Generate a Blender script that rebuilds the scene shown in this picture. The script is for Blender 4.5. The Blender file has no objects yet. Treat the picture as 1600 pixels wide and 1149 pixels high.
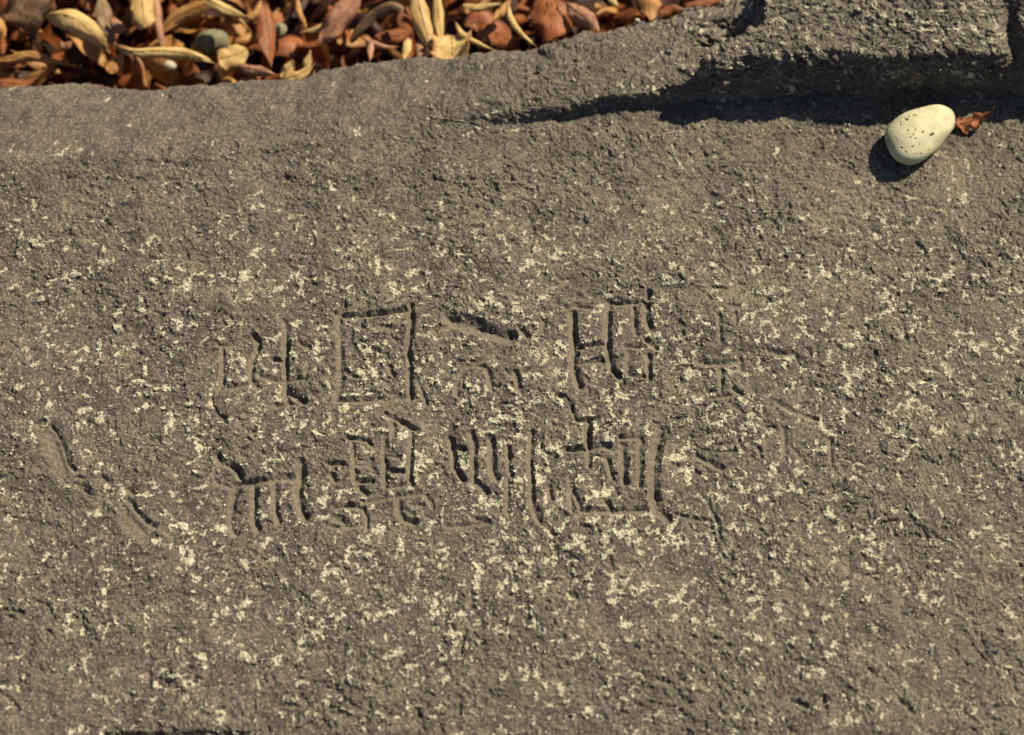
import bpy, math, random
import numpy as np
from mathutils import Vector

random.seed(7)
rng = np.random.default_rng(7)
scene = bpy.context.scene
COL = scene.collection

# ------------------------------------------------------------------ camera
IMG_W, IMG_H = 1600.0, 1149.0
HALF = math.tan(math.radians(15.0))            # half of the 30 degree field of view
PITCH = math.radians(30.0)                     # measured from straight down
DIST = 1.87
CAM = np.array([0.0, -DIST * math.sin(PITCH), DIST * math.cos(PITCH)])
FWD = np.array([0.0, math.sin(PITCH), -math.cos(PITCH)])
UPV = np.array([0.0, math.cos(PITCH), math.sin(PITCH)])
cd = bpy.data.cameras.new('camera')
cd.sensor_width = 36.0
cd.lens = 18.0 / HALF
cd.clip_start, cd.clip_end = 0.05, 200.0
cd.dof.use_dof = True
cd.dof.focus_distance = 1.87
cd.dof.aperture_fstop = 3.3
cam = bpy.data.objects.new('camera', cd)
COL.objects.link(cam)
cam.location = CAM
cam.rotation_euler = (PITCH, 0, 0)
scene.camera = cam

# ------------------------------------------------------------------ light
SUN_EL, SUN_AZ = math.radians(45), math.radians(51)     # azimuth measured from +Y towards +X
world = bpy.data.worlds.new('World')
scene.world = world
world.use_nodes = True
nt = world.node_tree
sky = nt.nodes.new('ShaderNodeTexSky')
sky.sky_type = 'NISHITA'
sky.sun_disc = False
sky.sun_elevation = SUN_EL
sky.sun_rotation = SUN_AZ
nt.links.new(sky.outputs[0], nt.nodes['Background'].inputs[0])
nt.nodes['Background'].inputs[1].default_value = 0.05
sl = bpy.data.lights.new('sun', 'SUN')
sl.energy = 5.0
sl.angle = math.radians(0.5)
sl.color = (1.0, 0.90, 0.67)
sun = bpy.data.objects.new('sun', sl)
COL.objects.link(sun)
sd = Vector((math.cos(SUN_EL) * math.sin(SUN_AZ), math.cos(SUN_EL) * math.cos(SUN_AZ), math.sin(SUN_EL)))
sun.rotation_euler = sd.to_track_quat('Z', 'Y').to_euler()
sun.location = sd * 5
vs = scene.view_settings
vs.view_transform = 'Standard'
vs.look = 'None'
vs.exposure = 0.66
vs.gamma = 1.0
vs.use_curve_mapping = False

# ------------------------------------------------------------------ helpers
def P(px, py, z=0.0):
    """the point of the place at height z that the photograph shows at a pixel (used for layout)"""
    x = (px - IMG_W / 2) / IMG_W * 2 * HALF
    y = -(py - IMG_H / 2) / IMG_W * 2 * HALF
    r = FWD + np.array([x, 0, 0]) + y * UPV
    t = (z - CAM[2]) / r[2]
    return CAM + r * t

def to_px(X, Y, Z=0.0):
    dx, dy, dz = X - CAM[0], Y - CAM[1], Z - CAM[2]
    d = dy * FWD[1] + dz * FWD[2]
    u = dx / d
    v = (dy * UPV[1] + dz * UPV[2]) / d
    return u / (2 * HALF) * IMG_W + IMG_W / 2, IMG_H / 2 - v / (2 * HALF) * IMG_W

PXM = 1.0 / 1600.0 * 1.002                      # metres per photograph pixel at the middle of the slab

def hsh(ix, iy, seed):
    with np.errstate(over='ignore'):
        h = ix.astype(np.uint32) * np.uint32(374761393) + iy.astype(np.uint32) * np.uint32(668265263) \
            + np.uint32((seed * 2246822519 + 1013904223) & 0xffffffff)
        h = (h ^ (h >> np.uint32(13))) * np.uint32(1274126177)
        h = (h ^ (h >> np.uint32(15))) * np.uint32(2654435761)
        return h ^ (h >> np.uint32(16))

def rnd(ix, iy, seed):
    return (hsh(ix, iy, seed) & np.uint32(0xffffff)).astype(np.float32) / np.float32(0xffffff)

def perlin(x, y, wl, seed):
    x = (x / wl + 1000).astype(np.float32); y = (y / wl + 1000).astype(np.float32)
    ix = np.floor(x).astype(np.int64); iy = np.floor(y).astype(np.int64)
    fx = x - ix; fy = y - iy
    ux = fx * fx * fx * (fx * (fx * 6 - 15) + 10); uy = fy * fy * fy * (fy * (fy * 6 - 15) + 10)
    def g(ox, oy):
        a = rnd(ix + ox, iy + oy, seed) * np.float32(6.2831853)
        return np.cos(a) * (fx - ox) + np.sin(a) * (fy - oy)
    a = g(0, 0); b = g(1, 0); c = g(0, 1); d = g(1, 1)
    return (a + (b - a) * ux + ((c + (d - c) * ux) - (a + (b - a) * ux)) * uy) * 1.5

def worley(x, y, wl, seed):
    """distance to the nearest and second nearest feature point, random value of the nearest cell"""
    x = (x / wl + 1000).astype(np.float32); y = (y / wl + 1000).astype(np.float32)
    ix = np.floor(x).astype(np.int64); iy = np.floor(y).astype(np.int64)
    f1 = np.full(x.shape, 9, np.float32); f2 = f1.copy(); v = np.zeros_like(f1)
    for ox in (-1, 0, 1):
        for oy in (-1, 0, 1):
            cx = ix + ox; cy = iy + oy
            qx = cx + rnd(cx, cy, seed); qy = cy + rnd(cx, cy, seed + 1)
            d = np.sqrt((qx - x) ** 2 + (qy - y) ** 2).astype(np.float32)
            m = d < f1
            f2 = np.where(m, f1, np.minimum(f2, d))
            v = np.where(m, rnd(cx, cy, seed + 2), v)
            f1 = np.where(m, d, f1)
    return f1, f2, v

def sstep(a, b, x):
    t = np.clip((x - a) / (b - a), 0, 1)
    return t * t * (3 - 2 * t)

def splus(x, k):
    return k * np.logaddexp(0, x / k)

def tag(o, label, cat=None, group=None, kind=None):
    if label: o['label'] = label
    if cat: o['category'] = cat
    if group: o['group'] = group
    if kind: o['kind'] = kind
    return o

def mesh_np(name, verts, faces, mat, parent=None, smooth=True, attrs=None):
    """faces: (n,k) int array"""
    verts = np.ascontiguousarray(verts, np.float32)
    faces = np.ascontiguousarray(faces, np.int32)
    me = bpy.data.meshes.new(name)
    n, k = faces.shape
    me.vertices.add(len(verts)); me.vertices.foreach_set('co', verts.ravel())
    me.loops.add(n * k); me.loops.foreach_set('vertex_index', faces.ravel())
    me.polygons.add(n)
    me.polygons.foreach_set('loop_start', np.arange(0, n * k, k, dtype=np.int32))
    me.polygons.foreach_set('loop_total', np.full(n, k, np.int32))
    me.update(calc_edges=True)
    me.polygons.foreach_set('use_smooth', np.full(n, smooth, bool))
    for an, av in (attrs or {}).items():
        a = me.attributes.new(an, 'FLOAT', 'POINT')
        a.data.foreach_set('value', np.ascontiguousarray(av, np.float32))
    if mat: me.materials.append(mat)
    o = bpy.data.objects.new(name, me)
    COL.objects.link(o)
    if parent: o.parent = parent
    return o

class Nodes:
    def __init__(self, name):
        self.m = bpy.data.materials.new(name); self.m.use_nodes = True
        self.t = self.m.node_tree
        self.b = self.t.nodes['Principled BSDF']
    def n(self, kind, **kw):
        x = self.t.nodes.new('ShaderNode' + kind)
        for k, v in kw.items(): setattr(x, k, v)
        return x
    def l(self, a, b): self.t.links.new(a, b)
    def noise(self, scale, detail=4, rough=0.6, vec=None, dist=0.0):
        x = self.n('TexNoise'); x.inputs['Scale'].default_value = scale
        x.inputs['Detail'].default_value = detail; x.inputs['Roughness'].default_value = rough
        x.inputs['Distortion'].default_value = dist
        if vec: self.l(vec, x.inputs['Vector'])
        return x.outputs['Fac']
    def ramp(self, fac, stops):
        x = self.n('ValToRGB'); e = x.color_ramp.elements
        while len(e) < len(stops): e.new(0.5)
        for el, (p, c) in zip(e, stops):
            el.position = p; el.color = (*c, 1) if len(c) == 3 else c
        self.l(fac, x.inputs['Fac']); return x.outputs['Color']
    def mix(self, fac, a, b, mode='MIX'):
        x = self.n('Mix', data_type='RGBA', blend_type=mode)
        for s, v in ((x.inputs[0], fac), (x.inputs[6], a), (x.inputs[7], b)):
            if hasattr(v, 'is_output'): self.l(v, s)
            elif isinstance(v, tuple): s.default_value = (*v, 1)
            else: s.default_value = v
        return x.outputs[2]
    def math(self, op, a, b=0.0, c=0.0):
        x = self.n('Math', operation=op)
        for s, v in zip(x.inputs, (a, b, c)):
            if hasattr(v, 'is_output'): self.l(v, s)
            else: s.default_value = v
        return x.outputs[0]
    def attr(self, name):
        return self.n('Attribute', attribute_name=name).outputs['Fac']
    def bump(self, h, strength, dist):
        x = self.n('Bump'); x.inputs['Strength'].default_value = strength; x.inputs['Distance'].default_value = dist
        self.l(h, x.inputs['Height']); self.l(x.outputs[0], self.b.inputs['Normal'])
        return x
    def coords(self): return self.n('TexCoord').outputs['Object']

# ------------------------------------------------------------------ materials
def mat_rock():
    N = Nodes('weathered_rock')
    co = N.coords()
    mott = N.noise(38, 5, 0.65, co)
    fine = N.noise(420, 3, 0.7, co)
    mid = N.noise(130, 4, 0.7, co)
    base = N.ramp(mott, [(0.30, (0.058, 0.045, 0.041)), (0.52, (0.092, 0.074, 0.064)), (0.74, (0.140, 0.117, 0.092))])
    vf = N.noise(1100, 2, 0.6, co)
    grain = N.ramp(N.math('ADD', N.math('MULTIPLY', fine, 0.55), N.math('MULTIPLY', vf, 0.45)), [(0.36, (0.38, 0.36, 0.35)), (0.50, (1.0, 1.0, 1.0)), (0.64, (1.9, 1.85, 1.7))])
    c = N.mix(0.9, base, grain, 'MULTIPLY')
    # single mineral grains, pale and dark
    vo = N.n('TexVoronoi'); vo.inputs['Scale'].default_value = 560; N.l(co, vo.inputs['Vector'])
    vs_ = N.n('SeparateColor'); N.l(vo.outputs['Color'], vs_.inputs[0])
    c = N.mix(N.ramp(vs_.outputs[0], [(0.80, (0, 0, 0)), (0.95, (0.6, 0.6, 0.6))]), c, (0.28, 0.245, 0.175))
    c = N.mix(N.ramp(vs_.outputs[1], [(0.80, (0, 0, 0)), (0.92, (0.7, 0.7, 0.7))]), c, (0.030, 0.023, 0.020))
    # tan to olive dust film
    film = N.math('MULTIPLY', N.attr('film'), N.ramp(N.math('ADD', N.math('MULTIPLY', mid, 0.6), N.math('MULTIPLY', fine, 0.4)), [(0.42, (0, 0, 0)), (0.60, (1, 1, 1))]))
    c = N.mix(N.math('MULTIPLY', film, 0.60), c, (0.235, 0.208, 0.145))
    # smoother cut stone, its sun-facing wall also painted paler as if lit
    c = N.mix(N.math('MULTIPLY', N.attr('lit_wall'), 0.42), c, (0.19, 0.160, 0.112))
    # thin crusts of lichen
    lf = N.math('ADD', N.attr('crust'), N.math('MULTIPLY', N.math('SUBTRACT', fine, 0.5), 0.9))
    lm = N.ramp(lf, [(0.54, (0, 0, 0)), (0.74, (1, 1, 1))])
    c = N.mix(N.math('MULTIPLY', lm, 0.8), c, (0.50, 0.46, 0.33))
    N.l(c, N.b.inputs['Base Color'])
    N.b.inputs['Roughness'].default_value = 0.82
    N.b.inputs['Specular IOR Level'].default_value = 0.35
    h = N.math('ADD', N.noise(900, 3, 0.65, co), N.math('ADD', N.math('MULTIPLY', fine, 1.2), N.math('MULTIPLY', vs_.outputs[0], 0.8)))
    N.bump(h, 0.75, 0.0011)
    return N.m

def mat_simple(name, lo, hi, scale, rough=0.8, bump=(0.4, 0.0006), spec=0.3):
    N = Nodes(name)
    co = N.coords()
    f = N.noise(scale, 5, 0.65, co)
    N.l(N.ramp(f, [(0.3, lo), (0.7, hi)]), N.b.inputs['Base Color'])
    N.b.inputs['Roughness'].default_value = rough
    N.b.inputs['Specular IOR Level'].default_value = spec
    N.bump(N.noise(scale * 4, 4, 0.7, co), *bump)
    return N.m

def mat_leaf(name, lo, mid, hi, spot=(0.06, 0.02, 0.008), edge=(0.26, 0.085, 0.03)):
    N = Nodes(name)
    co = N.coords()
    uv = N.n('UVMap').outputs['UV']
    sep = N.n('SeparateXYZ'); N.l(uv, sep.inputs[0])
    # side veins run obliquely away from the midrib
    ax = N.math('ABSOLUTE', N.math('SUBTRACT', sep.outputs['Y'], 0.5))
    vv = N.math('SINE', N.math('MULTIPLY', N.math('SUBTRACT', N.math('MULTIPLY', sep.outputs['X'], 9.0), N.math('MULTIPLY', ax, 5.0)), 6.283))
    vein = N.ramp(N.math('MULTIPLY_ADD', vv, 0.5, 0.5), [(0.80, (0, 0, 0)), (1.0, (1, 1, 1))])
    c = N.ramp(N.noise(45, 5, 0.65, co), [(0.28, lo), (0.5, mid), (0.72, hi)])
    c = N.mix(N.math('MULTIPLY', vein, 0.25), c, hi)
    sp = N.ramp(N.noise(110, 3, 0.6, co), [(0.60, (0, 0, 0)), (0.70, (1, 1, 1))])
    c = N.mix(N.math('MULTIPLY', sp, 0.55), c, spot)
    end = N.math('ABSOLUTE', N.math('SUBTRACT', sep.outputs['X'], 0.5))
    mg = N.math('ADD', N.math('MAXIMUM', N.math('MULTIPLY', ax, 2.0), N.math('MULTIPLY', end, 1.7)), N.math('MULTIPLY', N.math('SUBTRACT', N.noise(70, 4, 0.65, co), 0.5), 1.3))
    c = N.mix(N.math('MULTIPLY', N.ramp(mg, [(0.62, (0, 0, 0)), (1.05, (1, 1, 1))]), 0.75), c, edge)
    N.l(c, N.b.inputs['Base Color'])
    N.b.inputs['Roughness'].default_value = 0.55
    N.b.inputs['Specular IOR Level'].default_value = 0.35
    N.bump(N.math('ADD', N.noise(260, 3, 0.6, co), N.math('MULTIPLY', vein, 0.8)), 0.5, 0.0006)
    tr = N.n('BsdfTranslucent'); N.l(c, tr.inputs['Color'])
    mx = N.n('MixShader'); mx.inputs[0].default_value = 0.32
    out = N.t.nodes['Material Output']
    N.l(N.b.outputs[0], mx.inputs[1]); N.l(tr.outputs[0], mx.inputs[2]); N.l(mx.outputs[0], out.inputs['Surface'])
    return N.m

M_ROCK = mat_rock()
def mat_lichen():
    N = Nodes('pale_lichen')
    co = N.coords()
    c = N.ramp(N.noise(170, 4, 0.75, co), [(0.28, (0.30, 0.275, 0.185)), (0.46, (0.50, 0.465, 0.35)), (0.64, (0.78, 0.74, 0.60))])
    c = N.mix(N.math('MULTIPLY', N.ramp(N.noise(22, 3, 0.6, co), [(0.50, (0, 0, 0)), (0.70, (1, 1, 1))]), 0.4), c, (0.42, 0.42, 0.27))
    N.l(c, N.b.inputs['Base Color'])
    N.b.inputs['Roughness'].default_value = 0.55
    N.b.inputs['Specular IOR Level'].default_value = 0.5
    N.bump(N.noise(1200, 3, 0.7, co), 0.5, 0.0005)
    return N.m
M_LICHEN = mat_lichen()
M_GRIT = mat_simple('pale_grit', (0.36, 0.31, 0.20), (0.55, 0.50, 0.36), 200)
M_SOIL = mat_simple('dark_soil', (0.006, 0.004, 0.003), (0.022, 0.013, 0.008), 60, 0.95, (0.8, 0.004))
LEAF = {
    'pale': mat_leaf('pale_tan_leaf', (0.42, 0.24, 0.075), (0.62, 0.42, 0.165), (0.74, 0.56, 0.26), (0.32, 0.15, 0.05), (0.40, 0.17, 0.06)),
    'ochre': mat_leaf('ochre_leaf', (0.26, 0.11, 0.03), (0.46, 0.22, 0.065), (0.60, 0.36, 0.13)),
    'rust': mat_leaf('rust_leaf', (0.13, 0.034, 0.011), (0.30, 0.088, 0.026), (0.44, 0.17, 0.06), edge=(0.10, 0.03, 0.012)),
    'orange': mat_leaf('orange_red_leaf', (0.22, 0.06, 0.02), (0.42, 0.13, 0.045), (0.58, 0.25, 0.09), edge=(0.25, 0.06, 0.02)),
    'pink': mat_leaf('pinkish_leaf', (0.24, 0.105, 0.055), (0.42, 0.20, 0.115), (0.55, 0.32, 0.20)),
    'brown': mat_leaf('brown_leaf', (0.13, 0.075, 0.04), (0.25, 0.155, 0.085), (0.38, 0.26, 0.15)),
    'dark': mat_leaf('gap_shade_leaf', (0.016, 0.006, 0.003), (0.040, 0.013, 0.007), (0.09, 0.032, 0.015), (0.01, 0.004, 0.002), (0.05, 0.015, 0.006)),  # dead leaf blackened, so the shade of the gaps sits in its colour
}

# ------------------------------------------------------------------ ground
GZ = -0.20
def make_ground():
    n = 60
    a = np.sign(np.linspace(-1, 1, n)) * np.abs(np.linspace(-1, 1, n)) ** 3 * 20
    X, Y = np.meshgrid(a, a)
    Z = GZ + 0.006 * perlin(X, Y, 0.25, 3) - 0.002
    idx = np.arange(n * n).reshape(n, n)
    F = np.stack([idx[:-1, :-1], idx[:-1, 1:], idx[1:, 1:], idx[1:, :-1]], -1).reshape(-1, 4)
    o = mesh_np('ground', np.stack([X, Y, Z], -1).reshape(-1, 3), F, M_SOIL)
    o['kind'] = 'structure'
make_ground()

# ------------------------------------------------------------------ the rock: large form
def polyline(pts):
    w = np.array([P(*p) for p in pts])
    o = np.argsort(w[:, 0])
    return w[o, 0], w[o, 1], w[o, 2]

FOOT = polyline([(-420, 270, 0), (-150, 258, 0), (0, 250, 0), (150, 250, 0), (300, 242, 0), (450, 226, 0), (600, 212, 0), (700, 203, 0), (780, 197, 0), (860, 187, 0),
                 (930, 178, 0), (1000, 170, 0), (1060, 164, 0), (1120, 160, 0), (1200, 155, 0), (1290, 149, 0), (1380, 152, 0), (1470, 147, 0),
                 (1560, 150, 0), (1700, 150, 0), (2000, 150, 0)])
BACK = polyline([(-400, 148, -.05), (-100, 138, -.05), (0, 133, -.05), (60, 130, -.05), (105, 124, -.05), (160, 130, -.05), (245, 137, -.05), (300, 131, -.05),
                 (360, 123, -.048), (430, 119, -.046), (470, 118, -.045), (505, 104, -.04), (560, 94, -.035), (620, 91, -.03), (655, 84, -.028), (700, 87, -.025),
                 (745, 80, -.02), (830, 72, -.01), (900, 51, 0), (960, 41, .005), (1040, 28, .008), (1100, 10, .01), (1180, -6, .01), (1260, -70, .02),
                 (1400, -110, .02), (1700, -120, .02), (2000, -100, .02)])
hx = np.array([P(p, 165)[0] for p in (560, 700, 780, 860, 930, 1000, 1060, 1200, 1600)])
hv = np.array([0.0, 0.004, 0.009, 0.013, 0.0165, 0.020, 0.026, 0.033, 0.034])
# outline of the raised block at the right: x of its left end as a function of y
bl = np.array([P(*p) for p in [(1074, 172, 0), (1078, 130, .03), (1092, 100, .045), (1130, 72, .05), (1172, 48, .05), (1186, 20, .05), (1196, -20, .05), (1205, -90, .05)]])
bo = np.argsort(bl[:, 1])

def base_height(X, Y):
    foot = np.interp(X, FOOT[0], FOOT[1])
    back = np.interp(X, BACK[0], BACK[1]); zb = np.interp(X, BACK[0], BACK[2])
    H = np.interp(X, hx, hv)
    wob = 0.0030 * perlin(X, Y, 0.060, 21) + 0.0018 * perlin(X, Y, 0.022, 22)
    right = sstep(P(640, 200)[0], P(900, 190)[0], X)
    s = Y - foot + wob * right + 0.0015 * perlin(X, Y, 0.03, 24)
    # the slab in front
    z = 0.0035 * perlin(X, Y, 0.24, 31) + 0.0036 * perlin(X, Y, 0.11, 32) + 0.0020 * perlin(X, Y, 0.05, 33)
    # rim behind the crease
    L = np.maximum(back - foot, 0.02)
    t = np.clip(s / L, 0, 1)
    w = 0.008 + 0.008 * (1 - right)
    rise = sstep(-0.001, 1.0, s / w)
    zr = H * rise + (zb - H) * np.clip(t, 0, 1) ** (1.25 + 0.9 * right) * rise
    z = z * (1 - 0.5 * rise) + zr + rise * (1 - 0.7 * right) * (0.0030 * perlin(X, Y, 0.05, 46) + 0.0016 * perlin(X, Y, 0.022, 47))
    z = z + (0.0018 * (1 - right) * (0.6 + 0.9 * perlin(X, Y, 0.07, 25))) * np.exp(-((s + 0.002) / 0.007) ** 2)
    # raised broken block at the right
    xl = np.interp(Y, bl[bo, 1], bl[bo, 0]) + 0.012 * perlin(X, Y, 0.03, 26) + 0.005 * perlin(X, Y, 0.011, 27)
    bx = X - xl
    sb = s - 0.004 + 0.004 * perlin(X, Y, 0.025, 28)
    blk = sstep(-0.003, 0.013, bx) * sstep(-0.001, 0.011, sb)
    top = 0.026 + 0.008 * (1 - np.exp(-np.maximum(sb, 0) / 0.035)) + 0.010 * sstep(0.02, 0.14, sb)
    # vertical cleft near the right end
    cx = P(1588, 110, .05)[0] + 0.006 * perlin(X, Y, 0.05, 29)
    cleft = np.exp(-((X - cx) / 0.010) ** 2) * sstep(0.09, 0.04, sb)
    z = z + top * blk - 0.018 * cleft * blk
    # cavities in the broken end of the block
    for (px, py, rx, ry, dp) in ((1152, 38, .017, .008, .020), (1110, 54, .014, .010, .014), (1134, 22, .015, .009, .012), (1092, 60, .008, .006, .006), (1100, 28, .010, .006, .006), (838, 86, .004, .003, .006)):
        c = P(px, py, .035)
        q = ((X - c[0]) / rx) ** 2 + ((Y - c[1]) / ry) ** 2
        z = z - dp * np.exp(-q ** 1.5)
    # the far edge and the outer ends fall away to the ground
    z = z - 3.2 * splus(Y - back + (0.0035 * perlin(X, Y, 0.03, 41) + 0.0022 * perlin(X, Y, 0.012, 44) + 0.0012 * perlin(X, Y, 0.006, 45)) * (1 + right), 0.004)
    z = z - 2.5 * splus(np.abs(X + 0.03 * perlin(X, Y, 0.3, 42)) - 0.88, 0.02)
    z = z - 2.5 * splus(-Y - 0.72 + 0.03 * perlin(X, Y, 0.25, 43), 0.02)
    lip = blk + right * rise
    return z, s, np.clip(lip, 0, 1) * (1 - 0.85 * np.clip(cleft * 2.5, 0, 1)), rise

# ------------------------------------------------------------------ the carving: strokes traced as (points, width px, depth mm)
CHARS = [
 ('boxed sign beside an upright crossed by short bars, first of the upper row', [
  ([(350,542),(351,570),(350,600),(343,612)],8,3), ([(343,537),(358,538),(372,536),(385,527),(397,522)],8,3),
  ([(399,522),(405,530),(405,545),(398,558),(395,580),(396,596),(404,604)],9,4.5), ([(343,609),(356,604),(375,602),(394,598)],8,3),
  ([(447,498),(450,514),(450,535),(449,558),(449,592),(450,623)],9,5), ([(428,559),(440,561),(449,562)],8,3.5), ([(408,585),(420,590),(435,593),(449,593),(465,590),(477,587)],9,4),
  ([(473,535),(486,543)],8,3.5), ([(484,570),(478,589)],8,3.5), ([(453,610),(463,616),(475,625)],13,5), ([(434,632),(450,627),(466,629)],9,3.5), ([(452,612),(453,624)],10,4)]),
 ('large square sign, second of the upper row', [
  ([(525,487),(541,493),(562,493),(583,492),(605,489),(622,486),(643,482)],9,4.5), ([(645,477),(645,496),(644,516),(640,543),(643,566),(642,587),(645,615)],9,6),
  ([(528,624),(550,623),(574,621),(605,619),(642,615)],10,3.2), ([(531,492),(534,520),(535,556),(535,600),(530,624)],11,2.6),
  ([(559,507),(573,514)],8,1.6), ([(596,512),(606,510),(616,514)],9,2.0), ([(614,525),(622,531)],7,1.8), ([(610,568),(613,576),(618,583)],8,3), ([(606,608),(616,612),(627,612)],7,1.8),
  ([(543,581),(552,587),(562,589)],7,1.8), ([(654,590),(662,605),(668,628)],7,2.4)]),
 ('sign with a long slanting wedge over two short strokes, third of the upper row', [
  ([(708,497),(722,501),(740,506),(758,512),(778,518),(798,524)],21,7.5), ([(682,515),(690,508),(703,506)],8,3), ([(815,510),(826,523)],9,5),
  ([(800,528),(788,540),(774,551),(755,562),(735,571),(723,584),(717,600),(716,613)],9,3.4), ([(735,571),(750,569),(762,573),(767,582)],8,3),
  ([(726,590),(725,604)],7,3.5), ([(766,580),(768,594),(772,606)],9,5), ([(772,600),(780,602)],9,4), ([(808,580),(811,594),(814,608)],9,5), ([(853,500),(851,518)],10,3), ([(735,561),(745,564)],6,2.5)]),
 ('sign of two tall ladder-like frames side by side, fourth of the upper row', [
  ([(897,486),(898,505),(900,530),(900,553),(900,576),(908,602)],11,6), ([(886,479),(900,477),(912,478),(925,481)],8,4.5), ([(904,541),(924,540),(936,537),(945,535)],9,5), ([(904,566),(922,565),(944,562)],9,4.5),
  ([(955,470),(953,490),(952,510),(952,544),(955,562),(960,576),(968,585)],10,6), ([(958,474),(975,473),(992,472),(1006,469),(1012,475)],7,3.2),
  ([(1013,476),(1013,496),(1019,511)],10,6), ([(1017,456),(1014,464)],9,4.5), ([(994,479),(994,503),(997,519)],9,4.5), ([(979,541),(995,541),(1010,539)],7,3.5), ([(1013,531),(1020,536),(1028,542)],9,5),
  ([(985,551),(984,565),(985,580)],10,3.5), ([(985,584),(998,587),(1010,586)],7,3), ([(1016,554),(1016,570),(1018,587)],9,5)]),
 ('faint worn sign of crossing bars, last of the upper row', [
  ([(1126,494),(1127,514),(1128,533)],8,4), ([(1150,491),(1152,508)],6,2.6), ([(1130,505),(1150,512)],6,2), ([(1096,563),(1110,566),(1130,566),(1152,563)],9,4.5), ([(1158,560),(1160,575)],8,4),
  ([(1129,568),(1130,590),(1130,609)],8,2.6), ([(1114,619),(1133,617),(1152,613)],7,2.6), ([(1149,606),(1161,613)],8,4), ([(1116,449),(1128,450),(1139,452)],6,3), ([(1141,477),(1156,479)],6,3),
  ([(1204,549),(1220,554),(1240,551)],9,5), ([(1244,552),(1251,568)],7,4), ([(1218,629),(1232,638),(1250,646),(1276,653)],9,4.2), ([(1278,586),(1295,592)],6,3), ([(1124,641),(1136,632),(1150,632),(1163,640)],9,3.5), ([(1265,545),(1268,553)],8,3)]),
 ('sign with a hooked bar over four legs, first of the lower row', [
  ([(343,713),(350,723),(364,726),(373,732),(378,743)],11,6), ([(340,752),(352,758),(368,761)],8,3.5), ([(369,757),(385,754),(400,752),(429,748),(462,742)],9,4.5),
  ([(370,760),(367,783),(363,810),(364,823),(370,832)],10,4.5), ([(400,757),(399,780),(399,800),(400,817),(405,826)],10,5), ([(432,752),(433,780),(433,798),(438,812)],10,5), ([(473,720),(472,742),(468,763),(470,784),(479,804)],13,6)]),
 ('dense sign of small boxes beside a tall frame, second of the lower row', [
  ([(604,676),(603,710),(604,737),(604,756)],9,4.8), ([(604,757),(616,757),(628,754),(643,748)],8,3.2), ([(646,671),(644,710),(643,744),(647,752)],8,4.6), ([(607,709),(626,711)],7,3), ([(608,732),(631,732)],7,3),
  ([(608,645),(622,651),(636,659),(653,669)],9,4), ([(617,658),(617,676)],10,3.4), ([(546,682),(562,683),(575,685),(583,692)],7,4), ([(553,690),(556,712),(556,730),(556,748)],8,3), ([(562,712),(580,720)],15,3.5),
  ([(560,724),(575,723),(586,729)],7,3), ([(560,750),(583,748)],8,4), ([(518,722),(537,722)],7,3.5), ([(521,739),(526,748),(536,746),(542,736)],9,4), ([(564,758),(576,769)],9,5), ([(570,781),(590,777),(608,774),(625,771),(657,765)],8,3.8),
  ([(526,791),(543,788),(558,788),(570,791),(575,802),(576,822)],8,4.2), ([(528,808),(540,814)],12,4), ([(523,822),(548,821),(570,819)],8,2.8), ([(625,777),(626,797),(635,808),(650,812)],10,4.5), ([(636,794),(648,798)],12,2.5), ([(643,784),(661,785)],7,3.5), ([(669,770),(678,790)],7,3)]),
 ('sign of four slim upright strokes and a long bar, third of the lower row', [
  ([(708,683),(710,701),(713,727),(726,744)],9,6), ([(712,694),(726,698)],8,4.5), ([(738,675),(744,690),(743,713),(743,748),(763,767)],9,4.8), ([(770,683),(772,701),(770,713),(772,734),(778,745)],11,5), ([(797,697),(798,730),(802,742)],8,4),
  ([(834,672),(831,713),(833,751),(834,785),(840,805),(847,815)],9,4.6), ([(838,790),(843,806)],11,4), ([(700,819),(732,818),(764,813)],8,3), ([(745,808),(758,812)],8,3.5), ([(796,745),(796,800)],9,2)]),
 ('stepped sign with a cross and a tall frame closed by a deep upright, fourth of the lower row', [
  ([(872,618),(885,618),(894,628),(897,645),(903,655)],6,3.2), ([(903,655),(919,655),(937,653)],7,4.5), ([(922,655),(922,676),(923,698)],10,6.5), ([(888,700),(897,701),(910,700),(923,699),(938,696),(953,697)],9,5),
  ([(922,700),(923,727)],8,3.5), ([(952,714),(960,746)],9,3.6), ([(976,694),(977,720),(979,752)],10,4.5), ([(973,683),(988,682),(1002,681),(1005,690)],8,4.8), ([(1003,690),(1003,716),(1002,756)],9,4.5),
  ([(1038,669),(1030,694),(1026,716),(1025,740),(1027,774),(1031,793),(1045,806)],14,7), ([(912,799),(935,798),(960,797),(985,796),(1012,793)],9,3.6), ([(894,748),(896,796)],9,3), ([(861,759),(864,777)],8,4.5), ([(898,766),(908,789)],7,3.5), ([(949,784),(959,797)],9,5)]),
 ('faint worn sign of short slanting strokes, last of the lower row', [
  ([(1091,707),(1108,716),(1131,729)],10,5), ([(1136,729),(1155,721),(1178,710)],9,3), ([(1155,682),(1163,700)],7,4), ([(1122,692),(1155,690)],6,2.4), ([(1120,703),(1148,702)],6,2.4), ([(1227,668),(1228,686),(1230,706)],8,3.5),
  ([(1236,695),(1257,720)],8,2.4), ([(1300,687),(1301,720)],8,3.2), ([(1199,665),(1211,666)],6,3.5), ([(1188,700),(1192,712)],7,3)]),
 ('deep slanting chisel gash, upper of the two at the left', [([(84,667),(92,679),(99,692),(104,710),(109,724),(118,733)],9,3.8), ([(84,680),(92,700),(102,728)],26,4), ([(62,664),(72,660)],9,2.5)]),
 ('deep slanting chisel gash, lower of the two at the left', [([(205,766),(211,770)],8,4), ([(207,784),(216,800),(230,815),(244,823)],9,3.8), ([(205,806),(216,820),(228,832)],24,3.4)]),
]
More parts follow.
